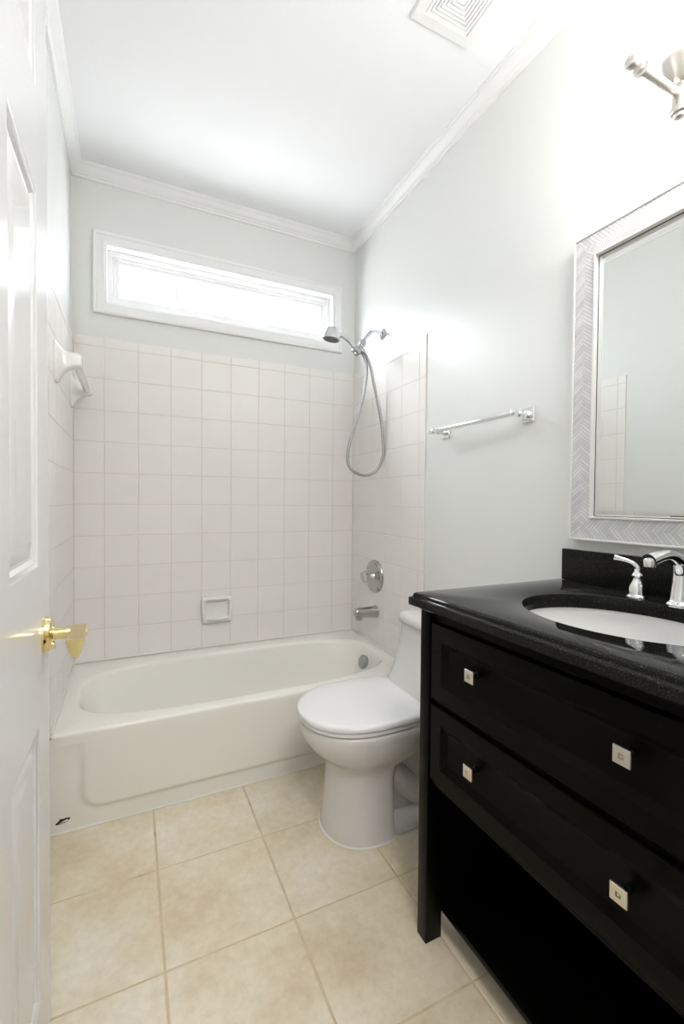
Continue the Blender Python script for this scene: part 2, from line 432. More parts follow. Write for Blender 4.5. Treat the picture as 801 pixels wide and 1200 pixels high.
# ------------------------------------------------------------------ ceiling vent
vt = thing('ceiling_vent', 'white square exhaust vent with concentric slots set in the ceiling', 'vent', (1.186, -1.335, ZC))
VX, VY = 1.187, -1.336
def sq(h, z): return [Vector((VX + a * h, VY + c_ * h, z)) for a, c_ in ((-1, -1), (1, -1), (1, 1), (-1, 1))]
bm = B(); loft(bm, [sq(.120, ZC), sq(.120, ZC - .007), sq(.117, ZC - .012), sq(.088, ZC - .0145), sq(.085, ZC - .0145), sq(.083, ZC - .010), sq(.083, ZC - .001)], closed=True)
obj('vent_frame', bm, TRIM, vt, smooth=0)
bm = B(); box(bm, VX - .083, VX + .083, VY - .083, VY + .083, ZC - .003, ZC - .0005); obj('vent_backing', bm, DARK, vt, smooth=0)
bm = B(); h = .0815
for k in range(6):
    loft(bm, [sq(h, ZC - .004), sq(h, ZC - .0125), sq(h - .0085, ZC - .0125), sq(h - .0085, ZC - .004)], closed=True); h -= .0112
box(bm, VX - h, VX + h, VY - h, VY + h, ZC - .0125, ZC - .004)
for s in (-1, 1):
    box(bm, VX - .08, VX + .08, VY + s * .03 - .002, VY + s * .03 + .002, ZC - .004, ZC - .003)
obj('vent_grille', bm, TRIM, vt, smooth=0)

# ------------------------------------------------------------------ bathtub
tub = thing('bathtub', 'cream white alcove bathtub with a flat apron under the window', 'bathtub', (.745, -.345, 0))
TX0, TX1, TY0, TY1 = -.0035, 1.4945, -.690, -.0035
def rimz(y): return .349 + .021 * (y - TY0) / (TY1 - TY0)
def supell(cx, cy, a, c_, nexp, N):
    o = []
    for k in range(N):
        t = 2 * pi * k / N; ct, st = math.cos(t), math.sin(t)
        o.append((cx + a * math.copysign(abs(ct) ** (2 / nexp), ct), cy + c_ * math.copysign(abs(st) ** (2 / nexp), st)))
    return o
N = 128
def rect_pts(x0, x1, y0, y1, r, N=N):
    """rounded rectangle sampled to match supell's parameter, corner-dense"""
    cx, cy = (x0 + x1) / 2, (y0 + y1) / 2
    pts = []
    for k in range(N):
        t = 2 * pi * k / N; ct, st = math.cos(t), math.sin(t)
        e = 14.0 if r > 0 else 60.0
        pts.append((cx + (x1 - x0) / 2 * math.copysign(abs(ct) ** (2 / e), ct), cy + (y1 - y0) / 2 * math.copysign(abs(st) ** (2 / e), st)))
    return pts
OCX, OCY, OA, OB = .748, -.362, .688, .262
def ring2(pts, zf): return [Vector((x, y, zf(y) if callable(zf) else zf)) for x, y in pts]
def opening(d, z=None, sh=0.0, e=3.6):
    return ring2(supell(OCX + sh, OCY, OA - d, OB - d * .8, e, N), z if z is not None else rimz)
bm = B()
rings = []
def rect_in(d, dz): return ring2([(min(max(x, TX0 + d), TX1 - d), min(max(y, TY0 + d), TY1 - d)) for x, y in rect_pts(TX0, TX1, TY0, TY1, 0)], lambda y: rimz(min(max(y, TY0), TY1)) + dz)
rings.append(rect_in(0, -.04)); rings.append(rect_in(0, -.012)); rings.append(rect_in(.0015, -.006)); rings.append(rect_in(.005, -.0015)); rings.append(rect_in(.011, 0))
def op(d, dz, e=3.4): return ring2(supell(OCX, OCY, OA - d, OB - d, e, N), lambda y: rimz(y) + dz)
rings += [op(-.016, 0), op(-.008, -.001), op(-.002, -.004), op(.003, -.010), op(.006, -.018)]
for dz, d, dx in ((.05, .016, .004), (.10, .028, .012), (.16, .042, .026), (.22, .060, .045), (.26, .082, .065), (.285, .115, .085), (.297, .16, .10), (.300, .22, .11)):
    rings.append(ring2(supell(OCX + dx * .5, OCY, OA - d - dx * .55, OB - d, 3.2 - dz * 2, N), .36 - dz))
loft(bm, rings, cap0=False, cap1=True)
# apron: front skin with a rounded panel pressed back
def sdf(px, pz):
    x0, x1, z0, z1, r = .092, 1.40, .066, .60, .07
    qx = max(x0 + r - px, px - (x1 - r), 0); qz = max(z0 + r - pz, pz - (z1 - r), 0)
    return r - math.hypot(qx, qz)
def ay(px, pz):
    s = sdf(px, pz); t = min(max((s + .008) / .020, 0), 1); t = t * t * (3 - 2 * t)
    return TY0 + .0005 + .011 * (1 - t) * min(1, max(0, (.325 - pz) / .10))
nx, nzz = 150, 60
zt_ = rimz(TY0) - .010
G = [[bm.verts.new((TX0 + (TX1 - TX0) * i / nx, ay(TX0 + (TX1 - TX0) * i / nx, zt_ * j / nzz), zt_ * j / nzz)) for i in range(nx + 1)] for j in range(nzz + 1)]
for j in range(nzz):
    for i in range(nx): bm.faces.new((G[j][i], G[j][i + 1], G[j + 1][i + 1], G[j + 1][i]))
tubshell = obj('tub_shell', bm, ENAMEL, tub, smooth=50)
ov = (1.372, -.385, .305)
bm = B(); ax = (-.96, 0, .28)
lathe(bm, ov, ax, [(.034, -.006), (.036, .004), (.036, .012), (.032, .017), (.012, .019), (.004, .0195)], 36); obj('overflow_plate', bm, BRACK, tub)
bm = B(); lathe(bm, Vector(ov) + Vector(ax) * .012 + Vector((0, 0, -.036)), (0, -.3, -1), [(.006, -.004), (.006, .003), (.003, .005)], 14); obj('trip_lever', bm, CHROME, tub)
bm = B()
ch = [(-.024, -.010), (-.012, -.011), (.006, -.008), (.022, .004), (.024, .011), (.012, .013), (-.004, .011), (-.008, .014), (-.014, .004), (-.023, -.004)]
cc = [(a * .93 + .036, c_ * .75 + .042) for a, c_ in ch]
loft(bm, [[Vector((a, TY0 + .0125, c_)) for a, c_ in cc], [Vector((a, TY0 + .0105, c_)) for a, c_ in cc]])
chip = obj('rust_chip', bm, RUST, tub, smooth=0); chip['label'] = 'dark rusty chip in the enamel low on the apron'
bm = B(); pp = [(.040, .044), (.050, .047), (.052, .044), (.044, .040), (.024, .036)]
loft(bm, [[Vector((a, TY0 + .011, c_)) for a, c_ in pp], [Vector((a, TY0 + .0098, c_)) for a, c_ in pp]]); obj('chip_flake', bm, ENAMEL, chip, smooth=0)
# caulk beads where the tub meets tile and floor
bm = B()
tube(bm, [(TX0, -.0045, rimz(TY1) + .003), (TX1, -.0045, rimz(TY1) + .003)], .0055, 10)
tube(bm, [(TX0, TY0 + .010, .0025), (TX1, TY0 + .010, .0025)], .0045, 8)
tube(bm, [(1.4865, TY0 + .01, rimz(TY0) + .003), (1.4865, TY1, rimz(TY1) + .003)], .004, 8)
tube(bm, [(.0045, TY0 + .01, rimz(TY0) + .003), (.0045, TY1, rimz(TY1) + .003)], .004, 8)
obj('caulk_line', bm, CAULK, tub)

# ------------------------------------------------------------------ soap dish
sd = thing('soap_dish', 'white ceramic recessed soap dish in the tiled back wall', 'soap dish', (.668, -.003, .57))
bm = B(); X0, X1, Z0_, Z1_ = .590, .749, .503, .642
yf = -.003
def rr(ins, y, dz=0): return [Vector((a, y, c_)) for a, c_ in ((X0 + ins, Z0_ + ins + dz), (X1 - ins, Z0_ + ins + dz), (X1 - ins, Z1_ - ins), (X0 + ins, Z1_ - ins))]
def rrr(ins, y, r=.012, k=5):
    o = []
    for (cx, cz, a0) in ((X1 - ins - r, Z1_ - ins - r, 0), (X0 + ins + r, Z1_ - ins - r, 90), (X0 + ins + r, Z0_ + ins + r, 180), (X1 - ins - r, Z0_ + ins + r, 270)):
        for s in range(k): t = math.radians(a0 + 90 * s / (k - 1)); o.append(Vector((cx + r * math.cos(t), y, cz + r * math.sin(t))))
    return o
loft(bm, [rrr(0, yf), rrr(0, yf - .014), rrr(.003, yf - .022), rrr(.009, yf - .027), rrr(.014, yf - .027), rrr(.019, yf - .021), rrr(.022, yf - .004), rrr(.030, yf - .001)], cap1=True)
obj('dish', bm, CERAMIC, sd)
bm = B()
tray = []
for t in range(13):
    a = X0 + .018 + (X1 - X0 - .036) * t / 12; bow = .026 * math.sin(pi * t / 12)
    sec = [(yf - .002, Z0_ + .014), (yf - .022 - bow, Z0_ + .018), (yf - .025 - bow, Z0_ + .026), (yf - .022 - bow, Z0_ + .034), (yf - .017 - bow, Z0_ + .030), (yf - .002, Z0_ + .026)]
    tray.append([Vector((a, y, z)) for y, z in sec])
loft(bm, tray); obj('tray_lip', bm, CERAMIC, sd)

# ------------------------------------------------------------------ ceramic towel bar on the left tiles
lb = thing('towel_bar', 'white ceramic towel bar on flared posts on the left tiled wall', 'towel bar', (.003, -.32, 1.655))
for yy in (-.560, -.085):
    bm = B()
    def sec(h, cx, cz, r): return None
    rg = []
    for x, hy, hz2, dz in ((.003, .045, .072, 0), (.008, .045, .072, 0), (.014, .041, .066, 0), (.020, .034, .054, .002), (.032, .026, .040, .006), (.048, .021, .031, .010), (.062, .019, .027, .012), (.076, .019, .025, .012), (.084, .017, .022, .012), (.088, .012, .016, .012)):
        o = []
        for k in range(32):
            t = 2 * pi * k / 32; ct, st = math.cos(t), math.sin(t); e = 4.5
            o.append(Vector((x, yy + hy * math.copysign(abs(ct) ** (2 / e), ct), 1.652 + dz + hz2 * math.copysign(abs(st) ** (2 / e), st))))
        rg.append(o)
    loft(bm, rg); obj('post', bm, CERAMIC, lb)
bm = B(); s_ = .0105
rg = [[Vector((.068 + s_ * 1.414 * math.cos(a * pi / 2), y, 1.660 + s_ * 1.414 * math.sin(a * pi / 2))) for a in range(4)] for y in (-.545, -.10)]
loft(bm, rg); obj('bar', bm, CERAMIC, lb, smooth=0)

# ------------------------------------------------------------------ chrome towel bar on the right wall
rb = thing('towel_bar', 'chrome towel bar with square plates on the right painted wall above the toilet', 'towel bar', (XR, -1.12, 1.46))
TZ = 1.463
for yy, nr in ((-1.341, 1), (-.897, 0)):
    bm = B()
    def pl(h, x): return [Vector((x, yy + a * h, TZ + c_ * h)) for a, c_ in ((-1, -1), (1, -1), (1, 1), (-1, 1))]
    loft(bm, [pl(.026, XR), pl(.026, XR - .006), pl(.0235, XR - .009), pl(.014, XR - .010)])
    lathe(bm, (XR - .009, yy, TZ), (-1, 0, 0), [(.015, 0), (.016, .004), (.012, .008), (.009, .014), (.009, .026), (.012, .032), (.0135, .038), (.012, .044), (.0085, .048), (.010, .054), (.0125, .060), (.0125, .068), (.010, .074), (.004, .077)], 24)
    obj('bracket', bm, CHROME, rb)
bm = B(); xb_ = XR - .073
lathe(bm, (xb_, -1.352, TZ), (0, 1, 0), [(.004, 0), (.009, .004), (.0105, .009), (.009, .014), (.0065, .018), (.009, .022), (.0102, .026), (.0102, .474), (.0095, .479), (.007, .481)], 24)
obj('bar', bm, CHROME, rb)

# ------------------------------------------------------------------ hand shower
sh = thing('hand_shower', 'chrome hand shower on a bent wall arm with looped metal hose', 'shower', (1.495, -.34, 2.07))
bm = B(); lathe(bm, (XR, -.34, 2.075), (-1, 0, 0), [(.031, 0), (.031, .002), (.028, .006), (.016, .010), (.012, .012)], 32); obj('wall_flange', bm, SHOWERC, sh)
bm = B(); tube(bm, catmull([(XR, -.34, 2.075), (1.462, -.34, 2.082), (1.425, -.34, 2.076), (1.394, -.34, 2.045), (1.366, -.34, 2.003)], 8), .0105, 18); obj('shower_arm', bm, SHOWERC, sh)
bm = B(); d = Vector((-.55, 0, -.83))
lathe(bm, (1.374, -.34, 2.014), d, [(.014, -.006), (.0185, 0), (.0185, .020), (.015, .024), (.014, .032), (.017, .036), (.017, .052), (.012, .056)], 24)
lathe(bm, (1.352, -.34, 1.980), (.65, -.2, -.73), [(.011, -.004), (.0135, .004), (.0135, .020), (.010, .032)], 20)
obj('swivel_bracket', bm, BRACK, sh)
bm = B(); a0 = Vector((1.318, -.335, 1.975)); d = Vector((.80, -.02, -.60)).normalized()
lathe(bm, a0, d, [(.016, -.004), (.021, 0), (.021, .020), (.0235, .022), (.0235, .040), (.018, .043)], 24)
obj('handle_clip', bm, BRACK, sh)
bm = B(); hp = catmull([(1.352, -.338, 1.950), (1.318, -.338, 1.977), (1.285, -.342, 2.001), (1.255, -.346, 2.018), (1.222, -.35, 2.028)], 8)
tube(bm, hp, lambda t: .0115 - .003 * math.sin(pi * min(t * 1.15, 1)), 18); obj('handset_handle', bm, SHOWERC, sh)
bm = B(); hc = Vector((1.180, -.35, 1.992)); d = Vector((.16, -.05, 1)).normalized()
lathe(bm, hc, d, [(.040, 0), (.0465, .002), (.047, .008), (.044, .018), (.040, .030), (.036, .044), (.031, .055), (.020, .062), (.006, .064)], 36, cap0=False)
lathe(bm, (1.228, -.349, 2.026), (-1, 0, .1), [(.009, 0), (.013, .006), (.013, .018), (.010, .024)], 18)
obj('shower_head', bm, SHOWERC, sh)
bm = B(); lathe(bm, hc, d, [(.041, .001), (.041, .006)], 36)
for rr_, kk in ((.012, 6), (.024, 12), (.034, 18)):
    for k in range(kk):
        a, b_, ax_ = frame_of(d); t = 2 * pi * k / kk
        lathe(bm, hc + a * (rr_ * math.cos(t)) + b_ * (rr_ * math.sin(t)), -d, [(.002, -.002), (.0018, .002)], 6)
obj('spray_face', bm, SPRAY, sh)
hose_pts = [(1.352, -.338, 1.962), (1.372, -.34, 1.948), (1.388, -.345, 1.905), (1.391, -.345, 1.837), (1.369, -.35, 1.72), (1.334, -.35, 1.603), (1.295, -.36, 1.495), (1.278, -.36, 1.418), (1.281, -.36, 1.356), (1.312, -.37, 1.316), (1.375, -.375, 1.300), (1.438, -.38, 1.329), (1.474, -.385, 1.404), (1.476, -.385, 1.473), (1.466, -.38, 1.587), (1.447, -.37, 1.701), (1.427, -.365, 1.791), (1.408, -.36, 1.881), (1.387, -.35, 1.938), (1.368, -.345, 1.962)]
bm = B(); hp = catmull(hose_pts, 24)
tube(bm, hp, lambda t: .0080 + .0006 * math.cos(t * 480 * pi / 2), 12); obj('hose', bm, HOSEM, sh, smooth=60)

# ------------------------------------------------------------------ shower valve and tub spout
TXF = XR - .007
vv = thing('shower_valve', 'round chrome shower valve plate with a clear knob on the right tiles', 'valve', (TXF, -.293, .743))
bm = B(); lathe(bm, (TXF, -.293, .743), (-1, 0, 0), [(.092, 0), (.092, .006), (.088, .013), (.080, .017), (.074, .014), (.070, .011), (.030, .013), (.024, .014)], 48); obj('escutcheon', bm, SATIN, vv)
bm = B(); lathe(bm, (TXF - .013, -.293, .743), (-1, 0, 0), [(.022, 0), (.021, .006), (.0185, .010), (.0185, .034), (.014, .038)], 32); obj('stem', bm, CHROME, vv)
bm = B()
a, b_, ax_ = frame_of((-1, 0, 0)); rg = []
for r, h in ((.014, .048), (.024, .052), (.030, .060), (.031, .070), (.027, .080), (.016, .086), (.004, .087)):
    rg.append([Vector((TXF, -.293, .743)) + ax_ * h + (a * math.cos(2 * pi * j / 48) + b_ * math.sin(2 * pi * j / 48)) * (r * (1 + .06 * math.cos(8 * 2 * pi * j / 48))) for j in range(48)])
loft(bm, rg); obj('knob', bm, ACRYL, vv)
sp_ = thing('tub_spout', 'satin chrome tub spout below the round shower valve', 'spout', (TXF, -.307, .547))
bm = B(); rg = []
for k in range(15):
    t = k / 14; x = TXF - .132 * t
    r = .036 - .010 * min(1, t * 1.1) ** .7
    if t > .93: r *= .86
    zc_ = .547 + .004 * t
    rg.append([Vector((x, -.307 + r * .92 * math.cos(2 * pi * j / 28), zc_ + r * math.sin(2 * pi * j / 28))) for j in range(28)])
loft(bm, rg); lathe(bm, (TXF - .108, -.307, .545), (0, 0, -1), [(.019, 0), (.020, .028), (.018, .036), (.014, .036)], 24)
obj('spout_body', bm, SATIN, sp_)
bm = B(); lathe(bm, (TXF - .110, -.307, .572), (0, 0, 1), [(.003, 0), (.003, .010), (.006, .012), (.006, .017), (.003, .019)], 14); obj('diverter_pull', bm, CHROME, sp_)
bm = B(); lathe(bm, (TXF - .108, -.307, .5105), (0, 0, -1), [(.0155, -.002), (.0155, .0)], 20); obj('outlet', bm, DARK, sp_)

# ------------------------------------------------------------------ toilet
TYC = -1.045
to = thing('toilet', 'white one-piece toilet with a closed lid between the bathtub and the black vanity', 'toilet', (1.15, TYC, 0))
def egg(xf, xm, xb, hw, z, nb=3.0, nf=2.15, N=72):
    o = []
    for k in range(N):
        t = 2 * pi * k / N; ct, st = math.cos(t), math.sin(t)
        e = nf if ct < 0 else nb
        ex = (xm - xf) if ct < 0 else (xb - xm)
        o.append(Vector((xm + ex * math.copysign(abs(ct) ** (2 / e), ct), TYC + hw * math.copysign(abs(st) ** (2 / e), st), z)))
    return o
bm = B()
loft(bm, [egg(.860, 1.005, 1.085, .142, .003, 6), egg(.860, 1.005, 1.085, .142, .010, 6), egg(.866, 1.005, 1.08, .138, .06, 6), egg(.874, 1.005, 1.08, .132, .14, 6), egg(.880, 1.005, 1.085, .128, .21, 6),
          egg(.878, 1.005, 1.10, .130, .245, 5), egg(.866, 1.005, 1.16, .140, .262, 4), egg(.838, 1.0, 1.21, .158, .282, 3.5), egg(.805, 1.0, 1.25, .176, .312, 3.2), egg(.786, 1.0, 1.27, .186, .345, 3), egg(.780, 1.0, 1.28, .190, .375, 3), egg(.780, 1.0, 1.28, .190, .388, 3), egg(.784, 1.0, 1.278, .186, .396, 3), egg(.80, 1.0, 1.27, .172, .399, 3)])
# rear foot, trapway side and deck
loft(bm, [egg(1.0, 1.2, 1.40, .130, .003, 5, 5), egg(1.0, 1.2, 1.40, .130, .030, 5, 5), egg(1.0, 1.2, 1.395, .118, .045, 5, 5), egg(1.0, 1.2, 1.39, .085, .060, 5, 5), egg(1.0, 1.2, 1.40, .080, .20, 5, 5), egg(1.0, 1.2, 1.44, .10, .29, 5, 5), egg(1.02, 1.2, 1.46, .150, .335, 5, 4), egg(1.04, 1.2, 1.47, .165, .39, 5, 4), egg(1.06, 1.2, 1.465, .155, .40, 5, 4)])
for s in (-1, 1):
    tube(bm, catmull([(1.08, TYC + s * .055, .22), (1.16, TYC + s * .062, .13), (1.24, TYC + s * .066, .085), (1.31, TYC + s * .066, .12), (1.34, TYC + s * .06, .2), (1.36, TYC + s * .05, .3)], 6), .048, 16)
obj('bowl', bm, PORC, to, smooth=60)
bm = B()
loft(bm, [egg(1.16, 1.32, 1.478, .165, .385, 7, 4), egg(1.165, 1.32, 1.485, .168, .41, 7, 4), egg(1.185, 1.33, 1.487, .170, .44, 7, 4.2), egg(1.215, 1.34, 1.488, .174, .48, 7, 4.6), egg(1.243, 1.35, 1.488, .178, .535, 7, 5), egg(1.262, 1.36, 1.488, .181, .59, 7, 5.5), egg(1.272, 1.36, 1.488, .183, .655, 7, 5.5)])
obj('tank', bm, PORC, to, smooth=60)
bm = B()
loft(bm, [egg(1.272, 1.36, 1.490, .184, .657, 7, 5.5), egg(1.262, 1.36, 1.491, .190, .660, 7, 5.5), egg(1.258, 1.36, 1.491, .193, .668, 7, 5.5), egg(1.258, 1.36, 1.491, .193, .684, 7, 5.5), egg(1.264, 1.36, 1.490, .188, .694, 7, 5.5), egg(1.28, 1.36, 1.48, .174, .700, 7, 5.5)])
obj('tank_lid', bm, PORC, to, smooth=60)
bm = B(); lathe(bm, (1.375, TYC, .700), (0, 0, 1), [(.022, 0), (.022, .004), (.018, .006)], 24); obj('flush_button', bm, CHROME, to)
bm = B()
loft(bm, [egg(.783, 1.0, 1.215, .182, .4005, 4), egg(.777, 1.0, 1.22, .188, .403, 4), egg(.776, 1.0, 1.22, .189, .410, 4), egg(.780, 1.0, 1.218, .185, .416, 4)]); obj('seat', bm, SEAT, to, smooth=50)
bm = B()
loft(bm, [egg(.779, 1.0, 1.222, .186, .418, 4), egg(.771, 1.0, 1.228, .193, .421, 4), egg(.770, 1.0, 1.229, .194, .430, 4), egg(.774, 1.0, 1.226, .190, .436, 4), egg(.790, 1.0, 1.215, .176, .4395, 4), egg(.86, 1.0, 1.18, .12, .4415, 4)]); obj('lid', bm, SEAT, to, smooth=50)
for s in (-1, 1):
    bm = B(); box(bm, 1.213, 1.247, TYC + s * .075 - .022, TYC + s * .075 + .022, .400, .428, .005); obj('hinge', bm, SEAT, to)
bm = B()
def cring(z, g): return [Vector((p.x + (p.x - 1.02) * g, TYC + (p.y - TYC) * (1 + g), z)) for p in egg(.860, 1.005, 1.085, .142, z, 6)]
loft(bm, [cring(.001, .035), cring(.004, .03), cring(.006, .0), cring(.001, .0)], closed=True); obj('caulk_line', bm, CAULK, to)

# ------------------------------------------------------------------ vanity
VYC = -1.865; VY1, VY0 = -1.490, -2.240; VF, VB = .945, 1.478; CZ = .885
va = thing('vanity_cabinet', 'black wooden vanity cabinet with two wide drawers and open base', 'cabinet', (1.21, VYC, 0))
for x0, x1 in ((VF, VF + .05), (VB - .05, VB)):
    for y0, y1 in ((VY1 - .038, VY1), (VY0, VY0 + .038)):
        bm = B(); box(bm, x0, x1, y0, y1, 0, CZ, .0015); obj('leg', bm, WOOD, va)
for y0, y1 in ((VY1 - .030, VY1 - .012), (VY0 + .012, VY0 + .030)):
    bm = B(); box(bm, VF + .051, VB - .051, y0, y1, .066, CZ - .001); obj('side_panel', bm, WOOD, va, smooth=0)
bm = B(); box(bm, VB - .016, VB - .002, VY0 + .039, VY1 - .039, .085, CZ - .001); obj('back_panel', bm, WOOD, va, smooth=0)
bm = B(); box(bm, VF + .014, VF + .032, VY0 + .039, VY1 - .039, .853, CZ - .001)
box(bm, VF + .014, VF + .032, VY0 + .039, VY1 - .039, .632, .648); box(bm, VF + .014, VF + .032, VY0 + .039, VY1 - .039, .425, .436)
obj('face_frame', bm, WOOD, va, smooth=0)
bm = B(); box(bm, VF + .033, VB - .018, VY0 + .040, VY1 - .040, .420, .434); obj('cabinet_bottom', bm, WOOD, va, smooth=0)
bm = B(); box(bm, VF + .0515, VB - .0515, VY0 + .0305, VY1 - .0305, .068, .084, .001); obj('shelf', bm, WOOD, va)
for z0, z1 in ((.655, .848), (.445, .638)):
    y1, y0 = VY1 - .043, VY0 + .043
    bm = B(); xf = VF + .003
    def fr_(ins, d): return [Vector((xf + d, y, z)) for y, z in ((y0 + ins, z0 + ins), (y1 - ins, z0 + ins), (y1 - ins, z1 - ins), (y0 + ins, z1 - ins))]
    loft(bm, [fr_(0, .022), fr_(0, .001), fr_(.0012, 0), fr_(.040, 0), fr_(.0412, .001), fr_(.056, .011), fr_(.057, .0112)])
    dr = obj('drawer', bm, WOOD, va, smooth=20)
    zk = (z0 + z1) / 2
    if z0 > .6: zk = .766
    else: zk = .548
    for yk in (-1.690, -2.034):
        bm = B()
        lathe(bm, (xf + .0112, yk, zk), (-1, 0, 0), [(.0075, 0), (.0075, .003), (.005, .006), (.0045, .018), (.007, .023)], 20, mi=1)
        def kq(h, x): return [Vector((x, yk + a * h, zk + c_ * h)) for a, c_ in ((-1, -1), (1, -1), (1, 1), (-1, 1))]
        x0 = xf + .0112 - .022
        loft(bm, [kq(.0136, x0), kq(.014, x0 - .001), kq(.014, x0 - .004), kq(.0132, x0 - .005), kq(.0042, x0 - .005), kq(.0039, x0 - .002), kq(.0037, x0 - .002), kq(.002, x0 - .005), kq(.0015, x0 - .005)])
        obj('knob', bm, [NICKEL, WOOD], dr, smooth=20)['label'] = 'square brushed nickel knob'

# countertop with oval cut-out
CX0, CX1, CY1, CY0, CT = .917, 1.4935, -1.472, -2.258, .920
SKX, SKY, SA, SB = 1.205, -1.868, .185, .222
ct = thing('countertop', 'black granite countertop with an oval sink cut-out on the vanity', 'countertop', (1.2, VYC, CZ))
NC = 96
def crect(ins):
    o = []
    x0, x1, y0, y1 = CX0 + ins, CX1, CY0 + ins, CY1 - ins
    hx, hy = (x1 - x0) / 2, (y1 - y0) / 2; cx, cy = (x0 + x1) / 2, (y0 + y1) / 2
    angs = [2 * pi * k / NC for k in range(NC)]
    for t in angs:
        ctt, st = math.cos(t), math.sin(t)
        k = min(hx / abs(ctt) if abs(ctt) > 1e-9 else 9, hy / abs(st) if abs(st) > 1e-9 else 9)
        o.append((cx + k * ctt, cy + k * st))
    for (sx, sy) in ((1, 1), (-1, 1), (-1, -1), (1, -1)):   # snap nearest samples to the corners
        i = min(range(NC), key=lambda q: (o[q][0] - cx - sx * hx) ** 2 + (o[q][1] - cy - sy * hy) ** 2); o[i] = (cx + sx * hx, cy + sy * hy)
    return o
def cell(d, z): return [Vector((SKX + (SA + d) * math.cos(2 * pi * k / NC), SKY + (SB + d) * math.sin(2 * pi * k / NC), z)) for k in range(NC)]
def cr(ins, z): return [Vector((x, y, z)) for x, y in crect(ins)]
bm = B()
loft(bm, [cell(0, CZ), cr(0.002, CZ), cr(0, CZ + .002), cr(0, CZ + .019), cr(.0015, CZ + .021), cr(.006, CZ + .0225), cr(.008, CZ + .024), cr(.0085, CZ + .027), cr(.010, CZ + .031), cr(.014, CZ + .034), cr(.018, CT), cell(.003, CT), cell(.001, CT - .001), cell(0, CT - .003)], closed=True)
obj('slab', bm, GRAN, ct, smooth=28)
bm = B(); box(bm, 1.472, 1.4945, CY0 + .010, -1.497, CT + .0005, 1.017, .002); obj('backsplash', bm, GRAN, ct)
# sink bowl
bm = B(); rg = []
for t in range(15):
    a = t / 14 * pi / 2
    s = math.cos(a) ** .55 if t < 14 else .10
    s = max(s, .10)
    rg.append([Vector((SKX + (SA + .006) * s * math.cos(2 * pi * k / 64), SKY + (SB + .006) * s * math.sin(2 * pi * k / 64), CZ - .001 - .135 * math.sin(a))) for k in range(64)])
rg = [[Vector((SKX + (SA + .022) * math.cos(2 * pi * k / 64), SKY + (SB + .022) * math.sin(2 * pi * k / 64), CZ - .0105)) for k in range(64)], [Vector((SKX + (SA + .022) * math.cos(2 * pi * k / 64), SKY + (SB + .022) * math.sin(2 * pi * k / 64), CZ - .0005)) for k in range(64)], [Vector((SKX + (SA + .008) * math.cos(2 * pi * k / 64), SKY + (SB + .008) * math.sin(2 * pi * k / 64), CZ - .0005)) for k in range(64)]] + rg
loft(bm, rg, cap0=False)
snk = thing('sink', 'white oval undermount sink below the black granite countertop', 'sink', (SKX, SKY, CZ - .13))
obj('basin', bm, SINKM, snk, smooth=60)
bm = B(); lathe(bm, (SKX, SKY, CZ - .1355), (0, 0, 1), [(.030, 0), (.030, .003), (.024, .004), (.018, .001)], 28); obj('drain', bm, CHROME, snk)

# faucet
fa = thing('faucet', 'chrome widespread faucet with lever handles on the black countertop', 'faucet', (1.400, -1.868, CT))
bm = B(); fx, fy = 1.402, -1.868
lathe(bm, (fx, fy, CT), (0, 0, 1), [(.027, 0), (.0275, .004), (.026, .008), (.022, .011), (.0205, .014)], 32)
pts = catmull([(fx, fy, CT + .010), (fx + .004, fy, CT + .045), (fx + .004, fy, CT + .080), (fx - .012, fy, CT + .108), (fx - .045, fy, CT + .121), (fx - .085, fy, CT + .119), (fx - .122, fy, CT + .112)], 8)
tube(bm, pts, lambda t: .0205 - .0085 * min(1, t * 1.5) + .0035 * max(0, t - .75) * 4, 24)
lathe(bm, (fx - .116, fy, CT + .115), (-.12, 0, -1), [(.012, 0), (.0135, .003), (.0125, .010), (.0115, .017), (.009, .018)], 24)
obj('spout', bm, CHROME, fa, smooth=50)
for hy_, sg in ((-1.768, 1), (-1.968, -1)):
    bm = B(); hx_ = 1.408
    lathe(bm, (hx_, hy_, CT), (0, 0, 1), [(.0235, 0), (.024, .004), (.0225, .007), (.019, .009), (.0185, .012), (.0185, .024), (.0165, .032), (.012, .041), (.0095, .047), (.0095, .050), (.013, .053), (.0135, .057), (.011, .061), (.009, .064)], 28)
    hb = obj('handle_base', bm, CHROME, fa)
    bm = B(); d = Vector((-.55, .83 * sg, 0))
    o0 = Vector((hx_, hy_, CT + .062))
    tube(bm, catmull([o0, o0 + Vector((0, 0, .012)) + d * .001, o0 + Vector((0, 0, .023)) + d * .008, o0 + Vector((0, 0, .030)) + d * .022, o0 + Vector((0, 0, .034)) + d * .038, o0 + Vector((0, 0, .037)) + d * .052], 7), lambda t: .0085 - .003 * math.sin(pi * t) , 16)
    obj('lever', bm, CHROME, hb, smooth=50)

# ------------------------------------------------------------------ mirror
MY1, MY0, MZ0, MZ1 = -1.522, -2.212, 1.048, 1.952
mi_ = thing('mirror', 'rectangular wall mirror with a pale herringbone stone frame', 'mirror', (XR, VYC, 1.5))
def yz(ins): return [(MY0 + ins, MZ0 + ins), (MY1 - ins, MZ0 + ins), (MY1 - ins, MZ1 - ins), (MY0 + ins, MZ1 - ins)]
def mring(bm, prof, mi=0):
    L = []
    for c_ in range(4): L.append([Vector((x, *yz(i)[c_])) for i, x in prof])
    loft(bm, L, closed=True, mi=mi)
bm = B(); mring(bm, [(0, XR - .0005), (0, XR - .026), (.001, XR - .027), (.005, XR - .027), (.006, XR - .025), (.006, XR - .0005)])
obj('outer_lip', bm, LIP, mi_, smooth=20)
bm = B(); mring(bm, [(.066, XR - .010), (.066, XR - .026), (.067, XR - .0275), (.071, XR - .0275), (.072, XR - .026), (.072, XR - .010)])
